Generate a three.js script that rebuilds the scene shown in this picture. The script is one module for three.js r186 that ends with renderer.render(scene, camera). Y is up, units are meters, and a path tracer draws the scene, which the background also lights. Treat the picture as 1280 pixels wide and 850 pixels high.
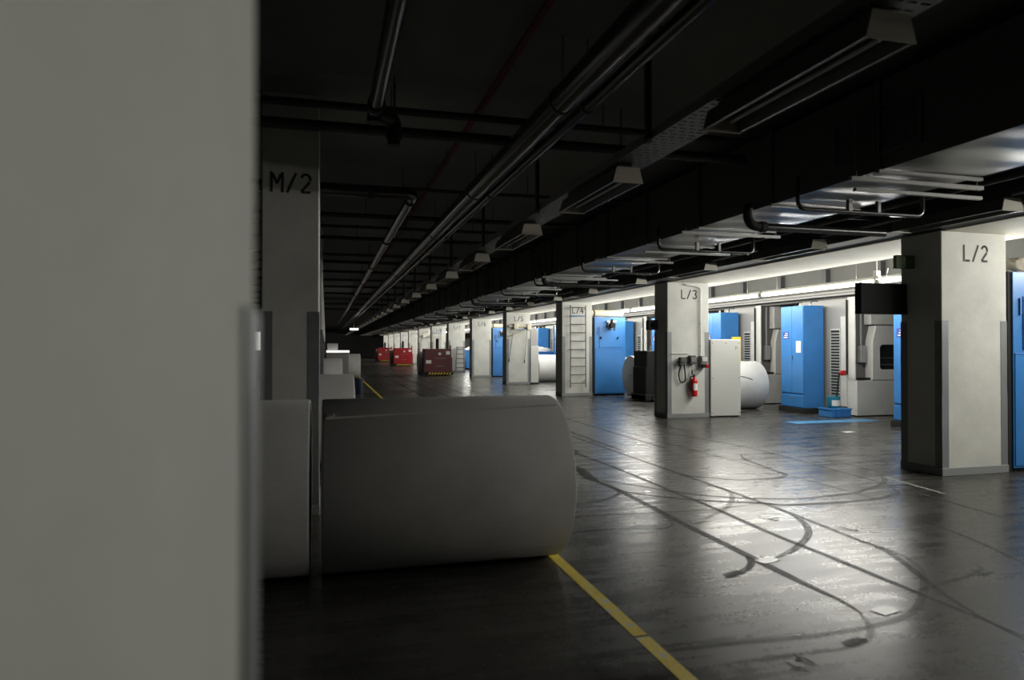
import * as THREE from 'three';
import { RoundedBoxGeometry } from 'three/addons/geometries/RoundedBoxGeometry.js';
import { mergeGeometries, toCreasedNormals } from 'three/addons/utils/BufferGeometryUtils.js';
import { ImprovedNoise } from 'three/addons/math/ImprovedNoise.js';
import { RectAreaLightUniformsLib } from 'three/addons/lights/RectAreaLightUniformsLib.js';

// ------------------------------------------------------------------ camera, light, exposure
const F = 860, EYE = 1.6, YAW = Math.atan2(233, F), CY = Math.cos(YAW), SY = Math.sin(YAW);
const scene = new THREE.Scene();
scene.background = new THREE.Color(0x000000);
const camera = new THREE.PerspectiveCamera(2 * Math.atan(425 / F) * 180 / Math.PI, 1280 / 850, 0.05, 200);
camera.position.set(0, EYE, 0);
camera.lookAt(SY * 10, EYE + 10 * 8 / F, -CY * 10);
camera.focus = 25; camera.userData.fStop = 2.0;
camera.updateProjectionMatrix();
const renderer = new THREE.WebGLRenderer({ antialias: true });
renderer.toneMapping = THREE.LinearToneMapping;
renderer.toneMappingExposure = 1.0;
renderer.shadowMap.enabled = true;
RectAreaLightUniformsLib.init();

const BAY = 7.05, Z0 = -6.8;                 // column spacing, front of the second row of columns
const TUBE_X = 9.8, TUBE_Y = 2.8;            // the row of burning tubes beyond the L columns
const TUBE_POWER = 95, TUBE_COLOR = new THREE.Color(1.0, 0.975, 0.90);

// ------------------------------------------------------------------ helpers
let seed = 20240611;
const rnd = () => { seed |= 0; seed = seed + 0x6D2B79F5 | 0; let t = Math.imul(seed ^ seed >>> 15, 1 | seed); t = t + Math.imul(t ^ t >>> 7, 61 | t) ^ t; return ((t ^ t >>> 14) >>> 0) / 4294967296; };
const rr = (a, b) => a + (b - a) * rnd();
const perlin = new ImprovedNoise();
const names = new Map();
function numbered(n) { const k = names.get(n) || 0; names.set(n, k + 1); return k ? n + '_' + String(k).padStart(3, '0') : n; }
function boxUV(g) {
  const p = g.attributes.position, n = g.attributes.normal, uv = new Float32Array(p.count * 2);
  for (let i = 0; i < p.count; i += 3) {
    const ax = Math.abs(n.getX(i) + n.getX(i + 1) + n.getX(i + 2)), ay = Math.abs(n.getY(i) + n.getY(i + 1) + n.getY(i + 2)), az = Math.abs(n.getZ(i) + n.getZ(i + 1) + n.getZ(i + 2));
    for (let j = i; j < i + 3; j++) {
      const x = p.getX(j), y = p.getY(j), z = p.getZ(j);
      if (ay >= ax && ay >= az) { uv[2 * j] = x; uv[2 * j + 1] = z; } else if (ax >= az) { uv[2 * j] = z; uv[2 * j + 1] = y; } else { uv[2 * j] = x; uv[2 * j + 1] = y; }
    }
  }
  g.setAttribute('uv', new THREE.BufferAttribute(uv, 2));
  return g;
}
function flat(g) { const r = g.index ? g.toNonIndexed() : g; for (const k of Object.keys(r.attributes)) if (!['position', 'normal', 'uv'].includes(k)) r.deleteAttribute(k); return r; }
function join(list) { const g = list.length > 1 ? mergeGeometries(list.map(flat)) : flat(list[0]); return boxUV(g); }
function bx(w, h, d, x = 0, y = 0, z = 0, bevel = 0) {   // centred on x and z, standing on y
  const b = Math.min(bevel, w / 2.1, h / 2.1, d / 2.1);
  const g = b > 0 ? new RoundedBoxGeometry(w, h, d, 1, b) : new THREE.BoxGeometry(w, h, d);
  return g.translate(x, y + h / 2, z);
}
function span(x0, x1, y0, y1, z0, z1, bevel = 0) { return bx(Math.abs(x1 - x0), Math.abs(y1 - y0), Math.abs(z1 - z0), (x0 + x1) / 2, Math.min(y0, y1), (z0 + z1) / 2, bevel); }
function rod(a, b, r, seg = 10, r2 = r) {
  const A = new THREE.Vector3(...a), B = new THREE.Vector3(...b), D = B.clone().sub(A), L = D.length();
  const g = new THREE.CylinderGeometry(r2, r, L, seg);
  g.applyQuaternion(new THREE.Quaternion().setFromUnitVectors(new THREE.Vector3(0, 1, 0), D.normalize()));
  return g.translate((A.x + B.x) / 2, (A.y + B.y) / 2, (A.z + B.z) / 2);
}
function pipe(pts, r, seg = 10, n = 0, tension = 0.5) {
  const c = new THREE.CatmullRomCurve3(pts.map(p => new THREE.Vector3(...p)), false, 'catmullrom', tension);
  return new THREE.TubeGeometry(c, n || pts.length * 8, r, seg, false);
}
function bentPipe(pts, r, R, seg = 10) {   // straight runs joined by round elbows
  const P = pts.map(p => new THREE.Vector3(...p)), path = new THREE.CurvePath();
  let from = P[0];
  for (let i = 1; i < P.length - 1; i++) {
    const a = P[i].clone().add(P[i - 1].clone().sub(P[i]).setLength(R)), b = P[i].clone().add(P[i + 1].clone().sub(P[i]).setLength(R));
    path.add(new THREE.LineCurve3(from, a)); path.add(new THREE.QuadraticBezierCurve3(a, P[i], b)); from = b;
  }
  path.add(new THREE.LineCurve3(from, P[P.length - 1]));
  const list = path.curves.map(c => new THREE.TubeGeometry(c, c.isLineCurve3 ? 1 : 6, r, seg, false));
  return list;
}
function extrude(pts, depth, bevel = 0) {
  const s = new THREE.Shape(pts.map(p => new THREE.Vector2(p[0], p[1])));
  return new THREE.ExtrudeGeometry(s, { depth, bevelEnabled: bevel > 0, bevelSize: bevel, bevelThickness: bevel, bevelSegments: 1, curveSegments: 6 });
}
function part(name, list, mat, parent, extra) {
  const g = list.isBufferGeometry ? list : join(Array.isArray(list) ? list : [list]);
  const m = new THREE.Mesh(g, mat); m.name = name; m.castShadow = m.receiveShadow = true;
  if (extra) Object.assign(m.userData, extra);
  parent.add(m); return m;
}
function thing(name, label, category, pos = [0, 0, 0], turn = 0, group) {
  const o = new THREE.Group(); o.name = numbered(name); o.position.set(...pos); o.rotation.y = turn; o.userData = { label, category };
  if (group) o.userData.group = group;
  scene.add(o); return o;
}
function single(name, list, mat, label, category, group, kind) {
  const m = part(numbered(name), list, mat, scene); m.userData = { label, category };
  if (group) m.userData.group = group; if (kind) m.userData.kind = kind;
  return m;
}
function struct(name, list, mat, label, category) {
  const m = part(name, list, mat, scene); m.userData = { kind: 'structure', label, category }; return m;
}
function dup(o, pos, turn, label, group) {
  const c = o.clone(); c.name = numbered(o.name.replace(/_\d{3}$/, '')); c.position.set(...pos); if (turn !== undefined) c.rotation.y = turn;
  c.userData = { ...o.userData }; if (label) c.userData.label = label; if (group) c.userData.group = group;
  scene.add(c); return c;
}
// a pixel of the photograph, put on the floor it shows
function P(px, py, y = 0) {
  const r = (px - 640) / F, t = F * (EYE - y) / (py - 433);
  return [t * (CY * r + SY), t * (SY * r - CY)];
}

// ------------------------------------------------------------------ textures and materials
function fbm(x, y, z, o = 4) { let s = 0, a = 0.5, f = 1; for (let i = 0; i < o; i++) { s += a * perlin.noise(x * f, y * f, z + i * 7.3); a *= 0.5; f *= 2.03; } return s; }
function tileable(fn) {   // blends a field with its neighbours so that it repeats without a seam
  return (u, v) => { const a = fn(u, v), b = fn(u - 1, v), c = fn(u, v - 1), d = fn(u - 1, v - 1); const s = u * u * (3 - 2 * u), t = v * v * (3 - 2 * v); return (a * (1 - s) + b * s) * (1 - t) + (c * (1 - s) + d * s) * t; };
}
function tex(n, metres, fn, srgb = false, m = n) {
  const d = new Uint8Array(n * m * 4);
  for (let j = 0; j < m; j++) for (let i = 0; i < n; i++) {
    const v = fn(i / n, j / m), k = 4 * (j * n + i), c = Array.isArray(v) ? v : [v, v, v];
    for (let q = 0; q < 3; q++) d[k + q] = Math.max(0, Math.min(255, Math.round(255 * c[q]))); d[k + 3] = 255;
  }
  const t = new THREE.DataTexture(d, n, m); t.wrapS = t.wrapT = THREE.RepeatWrapping; t.magFilter = THREE.LinearFilter; t.minFilter = THREE.LinearMipmapLinearFilter; t.generateMipmaps = true;
  t.repeat.set(1 / (metres[0] ?? metres), 1 / (metres[1] ?? metres)); if (srgb) t.colorSpace = THREE.SRGBColorSpace; t.needsUpdate = true; return t;
}
const soft = tileable((u, v) => fbm(u * 5, v * 5, 1.5, 4)), blot = tileable((u, v) => fbm(u * 9, v * 9, 9.1, 4));
const plasterMap = tex(256, 2.2, (u, v) => 0.93 + 0.11 * soft(u, v) + 0.035 * (rnd() - 0.5), true);
const plasterBump = tex(256, 0.7, (u, v) => 0.5 + 0.5 * blot(u, v) + 0.25 * (rnd() - 0.5));
const metalMap = tex(256, [1.4, 0.9], (u, v) => 0.88 + 0.16 * tileable((a, b) => fbm(a * 3, b * 22, 4.2, 3))(u, v) + 0.05 * (rnd() - 0.5), true);
const metalRough = tex(256, [1.4, 0.9], (u, v) => 0.75 + 0.5 * soft(u, v));
const std = (c, rough = 0.6, metal = 0, more = {}) => new THREE.MeshStandardMaterial({ color: new THREE.Color().setRGB(...(Array.isArray(c) ? c : [c, c, c])), roughness: rough, metalness: metal, ...more });
const M = {
  column: std([0.66, 0.66, 0.61], 0.75, 0, { map: plasterMap, bumpMap: plasterBump, bumpScale: 0.002 }),
  guard: std([0.25, 0.265, 0.27], 0.5, 0.2, { map: plasterMap }),
  skirting: std([0.24, 0.25, 0.25], 0.6),
  letter: std(0.035, 0.8),
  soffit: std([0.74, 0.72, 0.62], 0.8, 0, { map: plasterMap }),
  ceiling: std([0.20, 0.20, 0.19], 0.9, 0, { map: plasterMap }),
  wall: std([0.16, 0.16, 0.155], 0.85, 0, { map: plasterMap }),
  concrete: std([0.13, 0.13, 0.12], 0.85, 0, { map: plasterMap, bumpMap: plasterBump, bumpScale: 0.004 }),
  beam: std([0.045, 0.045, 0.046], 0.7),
  duct: std([0.115, 0.118, 0.121], 0.34, 1, { map: metalMap }),
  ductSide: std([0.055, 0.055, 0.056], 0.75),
  steel: std([0.27, 0.27, 0.26], 0.38, 0.9),
  pipe: std([0.12, 0.12, 0.12], 0.24, 0.8, { map: metalMap }),
  darkPipe: std([0.05, 0.05, 0.05], 0.5, 0.3),
  redPipe: std([0.11, 0.012, 0.01], 0.6),
  tray: std([0.20, 0.20, 0.195], 0.5, 0.6),
  lampShell: std([0.40, 0.38, 0.31], 0.55),
  lampInner: std([0.10, 0.10, 0.095], 0.35),
  deadTube: std([0.6, 0.6, 0.58], 0.3),
  blue: std([0.045, 0.235, 0.62], 0.42, 0, { map: plasterMap }),
  blueDark: std([0.03, 0.16, 0.46], 0.5),
  black: std(0.010, 0.85), rubber: std(0.02, 0.8), darkGrey: std([0.06, 0.062, 0.065], 0.55),
  press: std([0.62, 0.615, 0.585], 0.5, 0, { map: plasterMap }), pressDark: std([0.17, 0.16, 0.155], 0.55),
  pressMid: std([0.30, 0.295, 0.285], 0.5),
  white: std([0.55, 0.55, 0.51], 0.5), cream: std([0.66, 0.60, 0.44], 0.6),
  paper: std([0.74, 0.735, 0.71], 0.72, 0, { map: plasterMap }), paperEnd: std([0.62, 0.615, 0.59], 0.85), core: std([0.20, 0.14, 0.09], 0.9),
  red: std([0.42, 0.012, 0.015], 0.42), machineDark: std([0.007, 0.008, 0.009], 0.9),
  yellow: std([0.75, 0.50, 0.02], 0.55), cleanYellow: std([0.80, 0.62, 0.02], 0.5),
  window: std([0.015, 0.016, 0.018], 0.08), bin: std([0.006, 0.014, 0.04], 0.5),
  brown: std([0.25, 0.20, 0.12], 0.9), label: std([0.78, 0.77, 0.70], 0.6), bluesign: std([0.04, 0.06, 0.30], 0.5),
  green: std([0.06, 0.10, 0.04], 0.5), greenLight: std([0.28, 0.30, 0.14], 0.5),
  glow: new THREE.MeshStandardMaterial({ color: 0xffffff, emissive: new THREE.Color(1, 0.98, 0.92), emissiveIntensity: 4 }),
};

// ------------------------------------------------------------------ the hall: floor, walls, ceiling
const streak = tileable((u, v) => fbm(u * 84, v * 7, 3.7, 4)), scuff = tileable((u, v) => fbm(u * 14, v * 14, 12.4, 5)), cloud = tileable((u, v) => fbm(u * 4, v * 4, 21.3, 3)), fine = tileable((u, v) => fbm(u * 60, v * 60, 5.5, 3));
const FN = 1024, FF = (() => { const out = [0, 1, 2, 3].map(() => new Float32Array(FN * FN)); for (let j = 0; j < FN; j++) for (let i = 0; i < FN; i++) { const u = i / FN, v = j / FN, k = j * FN + i; out[0][k] = streak(v, u); out[1][k] = scuff(u, v); out[3][k] = fine(u, v); } const c = new Float32Array(128 * 128); for (let j = 0; j < 128; j++) for (let i = 0; i < 128; i++) c[j * 128 + i] = cloud(i / 128, j / 128); for (let j = 0; j < FN; j++) for (let i = 0; i < FN; i++) { const x = i / 8, y = j / 8, x0 = x | 0, y0 = y | 0, fx = x - x0, fy = y - y0, q = (p, r) => c[(r & 127) * 128 + (p & 127)]; out[2][j * FN + i] = (q(x0, y0) * (1 - fx) + q(x0 + 1, y0) * fx) * (1 - fy) + (q(x0, y0 + 1) * (1 - fx) + q(x0 + 1, y0 + 1) * fx) * fy; } return out; })();
const at = (u, v) => Math.round(v * FN) * FN + Math.round(u * FN);
const floorMap = tex(FN, 9, (u, v) => { const k = at(u, v), q = 0.74 + 0.30 * FF[2][k] + 0.22 * FF[1][k] + 0.22 * FF[0][k] + 0.2 * FF[3][k] + 0.07 * (rnd() - 0.5); return [q, q * 0.995, q * 0.97]; }, true);
const floorRough = tex(FN, 9, (u, v) => { const k = at(u, v); return 0.70 + 0.10 * FF[1][k] + 0.50 * FF[0][k] + 0.24 * FF[2][k] + 0.22 * FF[3][k] + 0.10 * (rnd() - 0.5); });
const floorBump = tex(FN, 9, (u, v) => { const k = at(u, v); return 0.5 + 0.40 * FF[0][k] + 0.12 * FF[3][k]; });
const floorMat = new THREE.MeshPhysicalMaterial({ color: new THREE.Color().setRGB(0.118, 0.116, 0.109), roughness: 0.40, map: floorMap, roughnessMap: floorRough, bumpMap: floorBump, bumpScale: 0.0009, ior: 1.37 });
const floor = struct('floor', [span(-9, 17, -0.3, 0, 9, -104)], floorMat, 'dark polished concrete floor with tyre marks', 'floor');
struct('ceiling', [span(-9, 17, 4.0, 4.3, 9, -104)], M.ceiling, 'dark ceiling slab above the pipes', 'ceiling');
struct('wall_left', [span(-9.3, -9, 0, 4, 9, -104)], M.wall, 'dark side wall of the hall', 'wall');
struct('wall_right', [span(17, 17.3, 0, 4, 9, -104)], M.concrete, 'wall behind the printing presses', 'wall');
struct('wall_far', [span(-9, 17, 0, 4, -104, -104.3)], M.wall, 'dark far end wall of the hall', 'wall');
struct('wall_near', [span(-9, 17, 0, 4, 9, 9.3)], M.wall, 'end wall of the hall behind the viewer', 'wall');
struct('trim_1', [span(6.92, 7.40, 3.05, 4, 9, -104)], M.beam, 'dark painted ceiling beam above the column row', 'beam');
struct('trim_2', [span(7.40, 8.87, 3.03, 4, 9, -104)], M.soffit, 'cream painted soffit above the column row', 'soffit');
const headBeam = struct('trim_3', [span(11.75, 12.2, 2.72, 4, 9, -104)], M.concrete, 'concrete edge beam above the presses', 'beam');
for (let k = 0; k < 44; k++) part('bracket', [span(11.62, 11.75, 3.0, 3.45, 3 - k * 1.7, 2.86 - k * 1.7)], M.darkGrey, headBeam);

// floor markings and tyre marks: thin films on the floor
function ribbonGeo(pts, w, y, taper = true, stepLen = 0.12) {
  const c = new THREE.CatmullRomCurve3(pts.map(p => new THREE.Vector3(p[0], y, p[1])), false, 'catmullrom', 0.5), n = Math.max(8, Math.min(260, Math.round(c.getLength() / stepLen)));
  const pos = [], uv = [], idx = [], L = c.getLength();
  for (let i = 0; i <= n; i++) {
    const u = i / n, p = c.getPointAt(u), t = c.getTangentAt(u), s = w / 2 * (taper ? Math.min(1, 0.25 + 6 * u, 0.25 + 6 * (1 - u)) : 1);
    const nx = -t.z, nz = t.x, l = Math.hypot(nx, nz) || 1;
    pos.push(p.x + nx / l * s, y, p.z + nz / l * s, p.x - nx / l * s, y, p.z - nz / l * s); uv.push(u * L, 0, u * L, 1);
    if (i < n) idx.push(2 * i, 2 * i + 2, 2 * i + 1, 2 * i + 1, 2 * i + 2, 2 * i + 3);
  }
  const g = new THREE.BufferGeometry(); g.setAttribute('position', new THREE.Float32BufferAttribute(pos, 3)); g.setAttribute('uv', new THREE.Float32BufferAttribute(uv, 2)); g.setIndex(idx); g.computeVertexNormals();
  if (g.attributes.normal.getY(0) < 0) { for (let i = 0; i < idx.length; i += 3) [idx[i], idx[i + 1]] = [idx[i + 1], idx[i]]; g.setIndex(idx); g.computeVertexNormals(); }
  return g;
}
const markAlpha = tex(512, [3.1, 1], (u, v) => { const e = Math.min(1, Math.min(v, 1 - v) * 11); const s = 0.72 + 0.9 * tileable((a, b) => fbm(a * 22, b * 5, 2.2, 3))(u, v) + 0.35 * (rnd() - 0.5); return e * Math.max(0.12, Math.min(1, s)); }, false, 32);
const mark = (o) => new THREE.MeshStandardMaterial({ color: new THREE.Color().setRGB(0.018, 0.018, 0.018), roughness: 0.62, alphaMap: markAlpha, transparent: true, opacity: o });
const MK = [mark(0.95), mark(0.75), mark(0.45)];
const tyreMarks = [
  [[[691, 537], [740, 554], [800, 575], [855, 594], [915, 615], [957, 630], [1010, 650], [1065, 672], [1110, 690], [1152, 722], [1200, 756], [1280, 800]], 0.06, 1],
  [[[694, 554], [722, 567], [775, 587], [835, 612], [890, 634], [960, 665], [1040, 697], [1120, 730], [1200, 762], [1280, 795]], 0.065, 0],
  [[[699, 576], [725, 589], [735, 597], [760, 607], [780, 616], [830, 642], [865, 660], [910, 682], [940, 697], [1000, 727], [1050, 750], [1075, 766]], 0.085, 0],
  [[[697, 577], [712, 570], [722, 566]], 0.10, 1],
  [[[699, 576], [715, 583], [727, 588], [735, 596], [748, 602]], 0.16, 0],
  [[[735, 596], [747, 599], [790, 606], [855, 616], [915, 622], [957, 623], [1002, 623], [1064, 616], [1091, 609], [1105, 601], [1098, 591], [1084, 586], [1033, 574]], 0.07, 1],
  [[[760, 607], [780, 614], [830, 621], [890, 626], [957, 629], [985, 631], [1070, 626], [1111, 620], [1122, 615], [1111, 608]], 0.075, 0],
  [[[830, 585], [857, 594], [890, 597], [920, 600], [944, 599], [972, 597], [982, 593], [968, 588], [931, 574], [926, 568]], 0.07, 1],
  [[[700, 631], [745, 627], [765, 621], [774, 616], [770, 611]], 0.05, 1],
  [[[697, 667], [765, 661], [830, 660], [840, 652], [825, 644]], 0.04, 2],
  [[[852, 647], [870, 651], [890, 644], [907, 635], [915, 622], [907, 612], [880, 604]], 0.06, 2],
  [[[697, 646], [815, 641], [890, 636], [950, 629]], 0.03, 1],
  [[[965, 698], [992, 686], [1009, 669], [1006, 655], [989, 643]], 0.07, 1],
  [[[905, 722], [922, 716], [936, 708], [938, 700], [932, 694]], 0.06, 0],
  [[[906, 720], [915, 717], [926, 713]], 0.10, 0],
  [[[720, 822], [900, 805], [1002, 795], [1084, 783], [1122, 773], [1145, 758], [1154, 730], [1145, 707], [1118, 690], [1065, 672]], 0.055, 2],
  [[[900, 828], [1002, 816], [1064, 807], [1086, 795], [1084, 778], [1070, 761]], 0.04, 2],
  [[[1054, 806], [1066, 801], [1080, 797]], 0.08, 0],
  [[[747, 530], [827, 552], [960, 587], [1064, 615], [1130, 632]], 0.03, 1],
  [[[800, 532], [840, 542], [937, 560], [1060, 592], [1160, 620], [1280, 654]], 0.05, 1],
  [[[730, 505], [790, 520], [860, 540]], 0.05, 1],
  [[[1150, 650], [1210, 672], [1250, 690], [1280, 705]], 0.05, 2],
  [[[1130, 742], [1200, 722], [1225, 712], [1218, 704]], 0.04, 2],
];
for (const [pts, w, m] of tyreMarks) part('tyre_mark', ribbonGeo(pts.map(p => P(...p)), w, 0.0016 + 0.0002 * rnd()), MK[m], floor);
for (const [x, x2, w, m] of [[3.0, 3.1, 0.08, 0], [3.75, 3.7, 0.08, 0], [4.45, 4.4, 0.07, 1], [5.0, 5.15, 0.06, 1]])
  part('tyre_mark', ribbonGeo([[x2, -9.8], [x2 * 0.6 + x * 0.4 + 0.05, -16], [x + 0.04, -24], [x, -40], [x - 0.1, -70]], w, 0.0014, false, 0.6), MK[m], floor);
const smudges = [[1062, 662, 0.14], [865, 546, 0.12], [780, 565, 0.10], [900, 571, 0.14], [740, 552, 0.1], [1225, 716, 0.12], [957, 629, 0.13], [1000, 824, 0.05], [995, 832, 0.05], [1030, 574, 0.12], [968, 650, 0.05]];
for (const [px, py, r] of smudges) for (let i = 0; i < 3; i++) {
  const [x, z] = P(px, py), a = rr(0, 3.1), pts = []; for (let k = 0; k < 4; k++) pts.push([x + Math.cos(a) * r * (k / 2 - 0.8) + rr(-0.03, 0.03), z + Math.sin(a) * r * (k / 2 - 0.8) + rr(-0.05, 0.05)]);
  part('rubber_smudge', ribbonGeo(pts, rr(0.012, 0.03), 0.0018 + 0.0001 * i, true, 0.03), MK[1], floor);
}
// yellow lane line, worn, laid in lengths
const lineWear = tex(256, [2.3, 1], (u, v) => { const n = tileable((a, b) => fbm(a * 30, b * 3, 6.6, 4))(u, v), w = n > 0.13 ? 1 : 0; return w ? [0.80, 0.79, 0.66] : [0.90 + 0.2 * n, 0.80 + 0.2 * n, 0.14]; }, true, 32);
const lineMat = new THREE.MeshStandardMaterial({ map: lineWear, roughness: 0.5 });
for (let k = 0; k < 14; k++) part('yellow_line', ribbonGeo([[1.685, 1.5 - k * 5], [1.685, -1 - k * 5], [1.685, -3.48 - k * 5]], 0.085, 0.0022, false, 1), lineMat, floor);
part('blue_line', [span(9.4, 11.5, 0, 0.0018, -12.2, -12.62)], std([0.07, 0.24, 0.45], 0.45), floor);
part('white_line', ribbonGeo([P(1105, 596), P(1180, 617)], 0.035, 0.002, false), std([0.45, 0.45, 0.42], 0.6), floor);
for (const [px, py, a] of [[870, 651, 0.2], [960, 646, 0.1], [958, 700, 0.3], [1106, 762, 0.25], [890, 568, 0]]) {
  const [x, z] = P(px, py); const g = span(-0.085, 0.085, 0, 0.004, -0.05, 0.05, 0.0015).rotateY(a).translate(x, 0, z);
  part('floor_plate', [g], std([0.13, 0.13, 0.12], 0.24), floor);
}
const scrap = P(1059, 540); single('paper_scrap', [extrude([[-0.12, -0.06], [0.11, -0.08], [0.13, 0.05], [-0.1, 0.07]], 0.003).rotateX(-Math.PI / 2).rotateY(0.3).translate(scrap[0], 0.002, scrap[1])], M.paper, 'white paper scrap lying on the floor near the press', 'paper scrap');

// ------------------------------------------------------------------ columns with stencilled marks
const arc = (cx, cy, rx, ry, a0, a1, n = 8) => Array.from({ length: n + 1 }, (_, i) => { const a = (a0 + (a1 - a0) * i / n) * Math.PI / 180; return [cx + rx * Math.cos(a), cy + ry * Math.sin(a)]; });
const GLYPH = {
  L: [[[0.06, 1], [0.06, 0.0]], [[0.16, 0.055], [0.5, 0.055]]],
  M: [[[0.06, 0], [0.06, 1]], [[0.12, 0.92], [0.32, 0.42], [0.52, 0.92]], [[0.58, 1], [0.58, 0]]],
  '/': [[[0.0, 0], [0.42, 1]]],
  0: [arc(0.27, 0.5, 0.21, 0.44, 100, 260), arc(0.27, 0.5, 0.21, 0.44, -80, 80)],
  1: [[[0.08, 0.78], [0.27, 0.95]], [[0.30, 1], [0.30, 0]]],
  2: [[...arc(0.27, 0.72, 0.21, 0.23, 165, -20)], [[0.46, 0.58], [0.06, 0.09]], [[0.06, 0.055], [0.5, 0.055]]],
  3: [[...arc(0.26, 0.74, 0.2, 0.2, 155, -80)], [...arc(0.26, 0.28, 0.22, 0.23, 80, -155)]],
  4: [[[0.36, 1], [0.06, 0.36]], [[0.06, 0.3], [0.52, 0.3]], [[0.4, 0.62], [0.4, 0]]],
  5: [[[0.46, 0.945], [0.12, 0.945], [0.1, 0.58]], [...arc(0.25, 0.31, 0.23, 0.26, 110, -150)]],
  6: [[[0.36, 0.98], [0.1, 0.45]], [...arc(0.27, 0.29, 0.21, 0.24, 150, -180)]],
  7: [[[0.04, 0.945], [0.5, 0.945]], [[0.48, 0.88], [0.2, 0]]],
  8: [[...arc(0.27, 0.74, 0.18, 0.2, 100, 440)], [...arc(0.27, 0.28, 0.22, 0.23, 100, 440)]],
  9: [[...arc(0.27, 0.7, 0.21, 0.24, 0, 330)], [[0.45, 0.55], [0.18, 0.0]]],
};
function strokes(text, h, w = 0.13) {   // painted strokes, 1.5 mm thick, centred on x, standing on y = 0
  const out = []; let x = 0;
  for (const ch of text) {
    for (const line of GLYPH[ch]) {
      for (let i = 0; i < line.length - 1; i++) {
        const [a, b] = [line[i], line[i + 1]], dx = b[0] - a[0], dy = b[1] - a[1], l = Math.hypot(dx, dy), e = line.length > 3 ? 0.03 : 0;
        out.push(new THREE.BoxGeometry((l + e) * h, w * h, 0.0015).rotateZ(Math.atan2(dy, dx)).translate((x + (a[0] + b[0]) / 2) * h, (a[1] + b[1]) / 2 * h, 0));
      }
    }
    x += ch === 'M' ? 0.8 : ch === '/' ? 0.62 : 0.72;
  }
  return out.map(g => g.translate(-(x - 0.2) * h / 2, 0, 0));
}
function column(x0, x1, z, depth, top, text, textY, textH, label, guardTop, textX = 0) {
  const w = x1 - x0, o = thing('concrete_column', label, 'column', [(x0 + x1) / 2, 0, z - depth / 2]);
  part('shaft', [span(-w / 2, w / 2, 0, top, -depth / 2, depth / 2, 0.012)], M.column, o);
  const t = 0.004, gw = 0.10;
  for (const sx of [-1, 1]) for (const sz of [-1, 1]) {
    const X = sx * w / 2, Z = sz * depth / 2;
    part('corner_guard', [span(X + sx * t, X - sx * gw, 0.10, guardTop, Z, Z + sz * t), span(X, X + sx * t, 0.10, guardTop, Z - sz * gw, Z + sz * t)], M.guard, o);
  }
  part('skirting', [span(-w / 2 - 0.012, w / 2 + 0.012, 0, 0.10, -depth / 2 - 0.012, depth / 2 + 0.012, 0.006)], M.skirting, o);
  if (text) part('lettering', join(strokes(text, textH)).translate(textX, textY, depth / 2 + 0.0012), M.letter, o);
  return o;
}
const LX0 = 7.33, LX1 = 8.36, LD = 0.62;
const hints = { 1: 'standing before the row of presses', 2: 'with an exit sign on its side', 3: 'with red fire extinguisher', 4: 'with a wall ladder', 5: 'with a bracket and hanging rods', 6: 'between two blue cabinets', 7: 'with a stepladder at its foot', 8: 'behind a dark red transporter', 9: 'with a swing bracket', 10: 'deep in the hall', 11: 'deep in the hall', 12: 'deep in the hall', 13: 'deep in the hall', 14: 'near the far end' };
const lz = n => Z0 - BAY * (n - 2);
for (let n = 1; n <= 14; n++) column(LX0, LX1, lz(n), LD, 3.03, 'L/' + n, 2.66, 0.21, `pale concrete column stencilled L/${n} ${hints[n]}`, 1.92, 0.02);
for (let n = 1; n <= 12; n++) column(-0.58, n === 1 ? -0.060 : -0.062, lz(n), n === 1 ? 0.895 : 0.9, 4.0, 'M/' + n, 3.05, 0.19, n === 1 ? 'pale concrete column close beside the viewer, out of focus' : `shaded concrete column stencilled M/${n} in the dark row behind the paper rolls`, n === 1 ? 1.63 : 1.93);

// ------------------------------------------------------------------ burning tube lights above the press aisle
function tubeFixture(z) {
  const o = thing('tube_light', 'long burning white tube light above the press aisle', 'lamp', [TUBE_X, TUBE_Y, z], 0, 'burning tube lights in a row');
  return o;
}
const tubeBody = join([span(-0.03, 0.03, 0.035, 0.085, -1.73, 1.73, 0.006)]), tubeGlass = join([span(-0.055, 0.055, -0.045, 0.03, -1.70, 1.70, 0.02)]);
const tubeEnd = s => join([span(-0.06, 0.06, -0.05, 0.04, s * 1.70, s * 1.73, 0.004)]), tubeRod = s => join([rod([0, 0.085, s * 1.2], [0, 1.2, s * 1.2], 0.006, 6)]);
const tubeEnds = [-1, 1].map(tubeEnd), tubeRods = [-1, 1].map(tubeRod);
function areaLight(w, h, x, y, z, dir, power, color) {
  const l = new THREE.RectAreaLight(color, power, w, h); l.position.set(x, y, z); l.lookAt(x + dir[0], y + dir[1], z + dir[2]); l.name = 'tube_glow'; return l;
}
for (let k = 0; k < 26; k++) {
  const z = -1.6 - k * BAY / 2, o = tubeFixture(z);
  part('housing', tubeBody, M.white, o); part('diffuser', tubeGlass, M.glow, o); for (const g of tubeEnds) part('end_cap', g, M.white, o); for (const g of tubeRods) part('hanging_rod', g, M.steel, o);
  for (const d of [[-1, -0.45, 0], [1, -0.45, 0], [0, 1, 0]]) {
    const up = d[1] > 0;
    const off = up ? [0, 0.095] : [d[0] * 0.062, -0.03];
    const l = new THREE.RectAreaLight(TUBE_COLOR, TUBE_POWER * (up ? 0.4 : d[0] > 0 ? 0.62 : 1.08), 0.1, 3.36); l.position.set(off[0], off[1], 0); o.add(l); o.updateMatrixWorld(true);
    l.name = 'tube_glow'; l.up.set(0, 0, 1); l.lookAt(TUBE_X + off[0] + d[0], TUBE_Y + off[1] + d[1], z);
  }
}

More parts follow.
